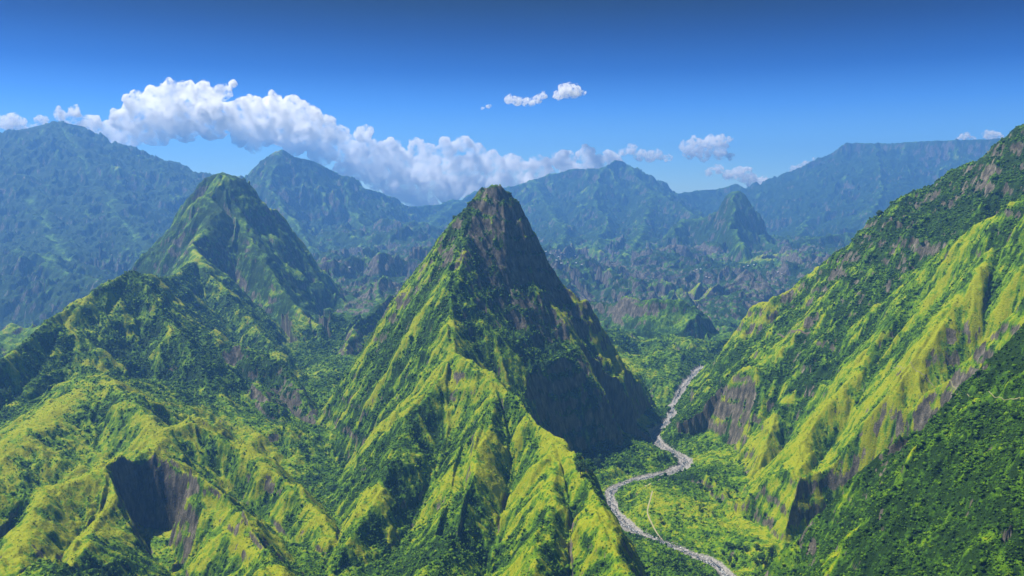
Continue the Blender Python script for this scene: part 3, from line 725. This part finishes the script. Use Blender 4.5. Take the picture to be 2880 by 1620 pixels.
# ------------------------------------------------------------------ single trees one can tell apart by the river and on the terrace
M_BARK = plain('bark', (0.11, 0.08, 0.055))
def leaf_mat(name, a, b):
    m, t = mat(name)
    bs = t.nodes.new('ShaderNodeBsdfPrincipled'); bs.inputs['Roughness'].default_value = 0.8
    nz = t.nodes.new('ShaderNodeTexNoise'); nz.inputs['Scale'].default_value = 0.9; nz.inputs['Detail'].default_value = 3
    g = t.nodes.new('ShaderNodeNewGeometry'); t.links.new(g.outputs['Position'], nz.inputs['Vector'])
    r = t.nodes.new('ShaderNodeValToRGB'); r.color_ramp.elements[0].position = 0.35; r.color_ramp.elements[1].position = 0.65
    r.color_ramp.elements[0].color = (*a, 1); r.color_ramp.elements[1].color = (*b, 1)
    t.links.new(nz.outputs[0], r.inputs[0]); t.links.new(r.outputs[0], bs.inputs['Base Color'])
    o = t.nodes.new('ShaderNodeOutputMaterial'); t.links.new(bs.outputs[0], o.inputs[0]); return m
M_LEAF = [leaf_mat('dark_leaves', (0.012, 0.045, 0.003), (0.035, 0.10, 0.006)), leaf_mat('bright_leaves', (0.03, 0.11, 0.004), (0.08, 0.20, 0.008)), leaf_mat('yellow_leaves', (0.07, 0.13, 0.004), (0.16, 0.22, 0.008))]
def tree_proto(seed, kind):
    rg = np.random.default_rng(seed)
    V = []; Fc = []
    def limb(p0, p1, r0, r1, n=7):
        p0, p1 = np.array(p0, float), np.array(p1, float); ax = p1 - p0; ax /= np.linalg.norm(ax)
        u = np.cross(ax, (0.3, 0.9, 0.2)); u /= np.linalg.norm(u); w = np.cross(ax, u); o = len(V)
        for p, r in ((p0, r0), (p1, r1)):
            for k in range(n):
                a = 2 * math.pi * k / n; V.append(tuple(p + (u * math.cos(a) + w * math.sin(a)) * r))
        for k in range(n): Fc.append((o + k, o + (k + 1) % n, o + n + (k + 1) % n, o + n + k))
    limb((0, 0, -0.5), (0.1, 0, 3.0), 0.38, 0.26); limb((0.1, 0, 3.0), (0.2, 0.2, 5.6), 0.26, 0.10)
    for k in range(6):
        a = k * 1.05 + rg.uniform(-.3, .3); limb((0.1, 0, 2.2 + 0.35 * k), (2.4 * math.cos(a), 2.4 * math.sin(a), 4.3 + 0.3 * k), 0.13, 0.04, 5)
    tr = bpy.data.meshes.new('trunk'); tr.from_pydata(V, [], Fc); tr.materials.append(M_BARK)
    cl = [(np.array([rg.normal(0, 1.5), rg.normal(0, 1.5), rg.uniform(3.8, 7.0)]), rg.uniform(0.9, 1.6)) for _ in range(11)]
    P_ = []
    for c, r in cl:
        n_ = 110; q = rg.normal(0, 1, (n_, 3)); q /= np.linalg.norm(q, axis=1)[:, None]
        P_.append(c + q * r * rg.uniform(0.6, 1.12, (n_, 1)) * np.array([1, 1, 0.8]))
    P_ = np.concatenate(P_); n_ = len(P_)
    a = rg.normal(0, 1, (n_, 3)); a /= np.linalg.norm(a, axis=1)[:, None]; b = np.cross(a, rg.normal(0, 1, (n_, 3))); b /= np.linalg.norm(b, axis=1)[:, None]
    sz = rg.uniform(0.22, 0.48, (n_, 1))
    vv = np.stack([P_ - a * sz, P_ + b * sz * 0.6, P_ + a * sz, P_ - b * sz * 0.6], 1).reshape(-1, 3)
    cr = bpy.data.meshes.new('crown'); cr.from_pydata(vv.tolist(), [], [(4 * k, 4 * k + 1, 4 * k + 2, 4 * k + 3) for k in range(n_)]); cr.materials.append(M_LEAF[kind])
    return tr, cr
TP = [[tree_proto(10 * k + q, k) for q in range(2)] for k in range(3)]
def tree(x, y, kind, label, group, sc_, rnd):
    r = bpy.data.objects.new('tree', None); C.objects.link(r); r.location = (x, y, ground(x, y)); r.rotation_euler.z = rnd.uniform(0, 6.28)
    r.scale = (sc_, sc_, sc_ * rnd.uniform(0.85, 1.15)); tag(r, label, 'tree', group)
    for nm, me in zip(('trunk', 'crown'), TP[kind][rnd.randrange(2)]):
        c = bpy.data.objects.new(nm, me); C.objects.link(c); c.parent = r
ORD = ['first', 'second', 'third', 'fourth', 'fifth', 'sixth', 'seventh', 'eighth', 'ninth', 'tenth', 'eleventh', 'twelfth', 'thirteenth', 'fourteenth', 'fifteenth', 'sixteenth']
LOOK = ['dark green', 'bright green', 'yellow green']
def grove(u0, v0, su, sv, n_, kinds, where, group, seed, s0=0.7, s1=1.3):
    rnd = random.Random(seed); L_ = []
    while len(L_) < n_:
        u = u0 + rnd.uniform(-su, su); h = hit(u, v0 + rnd.uniform(-sv, sv))
        if h and rd[h[3], h[4]] > 14: L_.append((u, h))
    L_.sort(key=lambda q: q[0])
    for k, (u, h) in enumerate(L_):
        kd = rnd.choice(kinds); sc_ = rnd.uniform(s0, s1)
        tree(h[0], h[1], kd, '%s%s tree, %s from the left %s' % ('large ' if sc_ > 0.5 * (s0 + s1) else 'small ', LOOK[kd], ORD[k], where), group, sc_, rnd)
grove(1482, 1180, 30, 20, 14, (1, 1, 0), 'in the clump under the dark cliff', 'trees in the clump left of the river bend', 1, 1.3, 2.1)
grove(1770, 1235, 90, 30, 14, (0, 1), 'on the upper bend terrace', 'trees on the upper terrace', 2, 0.8, 1.4)
grove(1740, 1300, 80, 22, 14, (0, 1, 2), 'on the lower bend terrace', 'trees on the lower terrace', 3, 0.7, 1.2)
grove(1870, 1400, 60, 25, 12, (0, 1), 'beside the lowest river stretch', 'trees right of the river at the bottom', 4, 1.1, 1.7)
grove(1690, 1150, 18, 16, 6, (0, 1), 'on the point above the bend', 'trees on the point above the bend', 5, 0.9, 1.4)
print('objects', time.time() - T0)

# ------------------------------------------------------------------ clouds (closed volumes standing beyond the far mountains)
def cloud_material(dens, sc_, lo=0.44, hi=0.60):
    m, t = mat('cloud')
    L = t.links.new
    v = t.nodes.new('ShaderNodeVolumePrincipled'); v.inputs['Color'].default_value = (1, 1, 1, 1); v.inputs['Anisotropy'].default_value = 0.0
    g = t.nodes.new('ShaderNodeNewGeometry')
    nz = t.nodes.new('ShaderNodeTexNoise'); nz.inputs['Scale'].default_value = sc_; nz.inputs['Detail'].default_value = 5; nz.inputs['Roughness'].default_value = 0.62
    L(g.outputs['Position'], nz.inputs['Vector'])
    r = t.nodes.new('ShaderNodeMapRange'); r.inputs[1].default_value = lo; r.inputs[2].default_value = hi; r.inputs[3].default_value = 0.0; r.inputs[4].default_value = dens
    L(nz.outputs[0], r.inputs[0]); L(r.outputs[0], v.inputs['Density'])
    o_ = t.nodes.new('ShaderNodeOutputMaterial'); L(v.outputs[0], o_.inputs['Volume'])
    return m
M_CLOUD = cloud_material(0.036, 0.005); M_CLOUD_THIN = cloud_material(0.03, 0.013, 0.47, 0.60)
TX = []
for nm, sc_, dp in (('billow', 300.0, 4), ('puff', 80.0, 4)):
    tx = bpy.data.textures.new(nm, 'CLOUDS'); tx.noise_scale = sc_; tx.noise_depth = dp; tx.noise_basis = 'IMPROVED_PERLIN'; TX.append(tx)
import bmesh
def cloud(name, label, blobs, d=14800, seed=1, vox=17.0, puffs=26, disp=(150.0, 85.0), group=None, flat=0.45):
    if len(blobs) < 20:
        puffs = 40; rq = random.Random(seed + 50)
        blobs = [(u + rq.uniform(-.4, .4) * r, v + rq.uniform(-.25, .25) * r, r * q) for (u, v, r) in blobs for q in (0.95, 0.7, 0.55)]
    rnd = random.Random(seed)
    bm = bmesh.new(); ico = bmesh.new(); bmesh.ops.create_icosphere(ico, subdivisions=2, radius=1)
    iv = np.array([v.co[:] for v in ico.verts]); ifc = [[v.index for v in f.verts] for f in ico.faces]
    V = []; Fc = []
    def ball(c, r):
        o = sum(len(a) for a in V); V.append(iv * r + c); Fc.extend([[k + o for k in f] for f in ifc])
    for u, v, r in blobs:
        dd = d + rnd.uniform(-1, 1) * r * 5
        c = np.array(P(u, v, dd, True)); R_ = r * dd / FPX
        ball(c, R_ * 0.85)
        for k in range(puffs):
            q = np.array([rnd.gauss(0, 1), rnd.gauss(0, 1), rnd.gauss(0, 1)]); q /= np.linalg.norm(q)
            if q[2] < 0: q[2] *= flat
            ball(c + q * R_ * rnd.uniform(0.55, 0.85), R_ * rnd.uniform(0.18, 0.42))
    me = bpy.data.meshes.new(name + '_raw'); me.from_pydata(np.concatenate(V).tolist(), [], Fc); me.update()
    o = bpy.data.objects.new(name + '_raw', me); C.objects.link(o)
    rm = o.modifiers.new('r', 'REMESH'); rm.mode = 'VOXEL'; rm.voxel_size = vox * 0.86
    for tx, st in zip(TX, disp):
        dm = o.modifiers.new('d', 'DISPLACE'); dm.texture = tx; dm.texture_coords = 'GLOBAL'; dm.strength = st * 0.86; dm.mid_level = 0.5
    dg = bpy.context.evaluated_depsgraph_get()
    out_ = bpy.data.meshes.new_from_object(o.evaluated_get(dg)); out_.name = name
    bpy.data.objects.remove(o); bpy.data.meshes.remove(me)
    out_.materials.clear(); out_.materials.append(M_CLOUD if len(blobs) > 40 else M_CLOUD_THIN)
    ob = bpy.data.objects.new(name, out_); C.objects.link(ob)
    tag(ob, label, 'cloud', group)
    return ob
BANK = [(310, 300, 36), (345, 275, 40), (390, 255, 42), (430, 235, 36), (470, 235, 34), (510, 240, 36), (560, 232, 26), (586, 212, 13), (330, 340, 40), (390, 320, 56), (460, 305, 62), (530, 300, 62), (600, 300, 56), (640, 270, 34), (690, 262, 30), (735, 262, 28), (770, 285, 32), (660, 320, 56), (720, 320, 60), (780, 335, 52), (820, 325, 34), (740, 365, 34), (810, 385, 42), (850, 345, 34), (880, 385, 44), (915, 340, 26), (930, 390, 46), (880, 430, 40), (980, 375, 30), (950, 440, 46), (1005, 410, 46), (1045, 370, 26), (1075, 395, 34), (1010, 470, 46), (1080, 440, 50), (1125, 380, 32), (1165, 362, 26), (1200, 390, 30), (1060, 505, 42), (1130, 470, 52), (1180, 430, 50), (1240, 415, 36), (1200, 480, 46), (1250, 460, 46), (1295, 415, 34), (1310, 450, 42), (1355, 420, 34), (1370, 445, 36), (1415, 405, 32), (1430, 430, 34), (1475, 390, 28), (1490, 415, 34), (1535, 400, 24), (1550, 412, 24), (270, 340, 34), (230, 315, 28), (185, 300, 24), (300, 370, 24), (640, 365, 24), (600, 350, 24)]
cloud('cloud', 'long white cumulus bank draped along the far peaks, left of centre', BANK, seed=3)
cloud('cloud', 'white cloud at the far left edge over the blue mountainside', [(20, 315, 30), (60, 330, 24), (-30, 305, 45), (100, 305, 18), (150, 288, 18), (188, 275, 12)], seed=4)
cloud('cloud', 'small white puff at the right end of the long bank', [(1572, 382, 13), (1592, 378, 17), (1612, 392, 20), (1638, 398, 18), (1660, 392, 17), (1680, 400, 13)], seed=5, vox=13, disp=(70, 50))
cloud('cloud', 'small white cloud high in the blue sky above the massif', [(1400, 240, 16), (1425, 232, 22), (1450, 228, 22), (1465, 236, 12)], seed=6, vox=12, disp=(60, 50))
cloud('cloud', 'thin ragged cloud scrap just left of the small high cloud', [(1285, 252, 15), (1300, 254, 16), (1318, 260, 14), (1336, 258, 13), (1352, 249, 14), (1368, 242, 12)], seed=16, vox=11, disp=(60, 45))
cloud('cloud', 'tiny faint wisp alone in the sky, leftmost of the high cloud scraps', [(1215, 272, 6), (1225, 269, 7), (1233, 267, 5)], seed=7, vox=9, disp=(25, 25))
cloud('cloud', 'compact white cloud with pointed right corner, right of the massif', [(1722, 372, 18), (1750, 368, 24), (1780, 368, 26), (1812, 362, 24), (1832, 352, 10), (1740, 388, 18), (1775, 390, 20), (1810, 388, 22), (1835, 395, 12)], seed=8, vox=13, disp=(70, 50))
cloud('cloud', 'white cloud resting on the skyline behind the rock tower', [(1785, 432, 13), (1805, 430, 16), (1830, 440, 18), (1855, 440, 20), (1878, 430, 14), (1885, 455, 24), (1912, 465, 24), (1940, 470, 18), (1962, 476, 12)], d=16000, seed=9, vox=13, disp=(60, 45))
cloud('cloud', 'sliver of cloud behind the left shoulder of the flat topped escarpment', [(2000, 428, 14), (2015, 420, 14), (2030, 412, 12), (2048, 400, 8)], seed=10, vox=12, disp=(40, 35))
cloud('cloud', 'small white puff above the flat escarpment, left of the larger one', [(2412, 350, 10), (2428, 345, 13), (2445, 349, 10)], seed=11, vox=11, disp=(40, 35))
cloud('cloud', 'white puff above the flat escarpment near the right edge', [(2480, 340, 14), (2497, 342, 17), (2516, 346, 14)], seed=12, vox=11, disp=(40, 35))

# ------------------------------------------------------------------ haze
def make_haze():
    x, y0, y1, z0, z1 = 11500, -1500, 13600, -900, 740
    vs = [(sx * x, y, z) for z in (z0, z1) for y in (y0, y1) for sx in (-1, 1)]
    fs = [(0, 2, 3, 1), (4, 5, 7, 6), (0, 1, 5, 4), (2, 6, 7, 3), (0, 4, 6, 2), (1, 3, 7, 5)]
    me = bpy.data.meshes.new('haze'); me.from_pydata(vs, [], fs); me.update()
    m, t = mat('haze_air')
    v = t.nodes.new('ShaderNodeVolumePrincipled'); v.inputs['Color'].default_value = (0.15, 0.42, 1.0, 1)
    v.inputs['Density'].default_value = 0.86e-4; v.inputs['Anisotropy'].default_value = 0.2
    o_ = t.nodes.new('ShaderNodeOutputMaterial'); t.links.new(v.outputs[0], o_.inputs['Volume'])
    me.materials.append(m)
    o = bpy.data.objects.new('haze', me); C.objects.link(o)
    tag(o, 'pale blue air haze over the valley and far mountains', kind='stuff')
make_haze()
print('done', time.time() - T0)
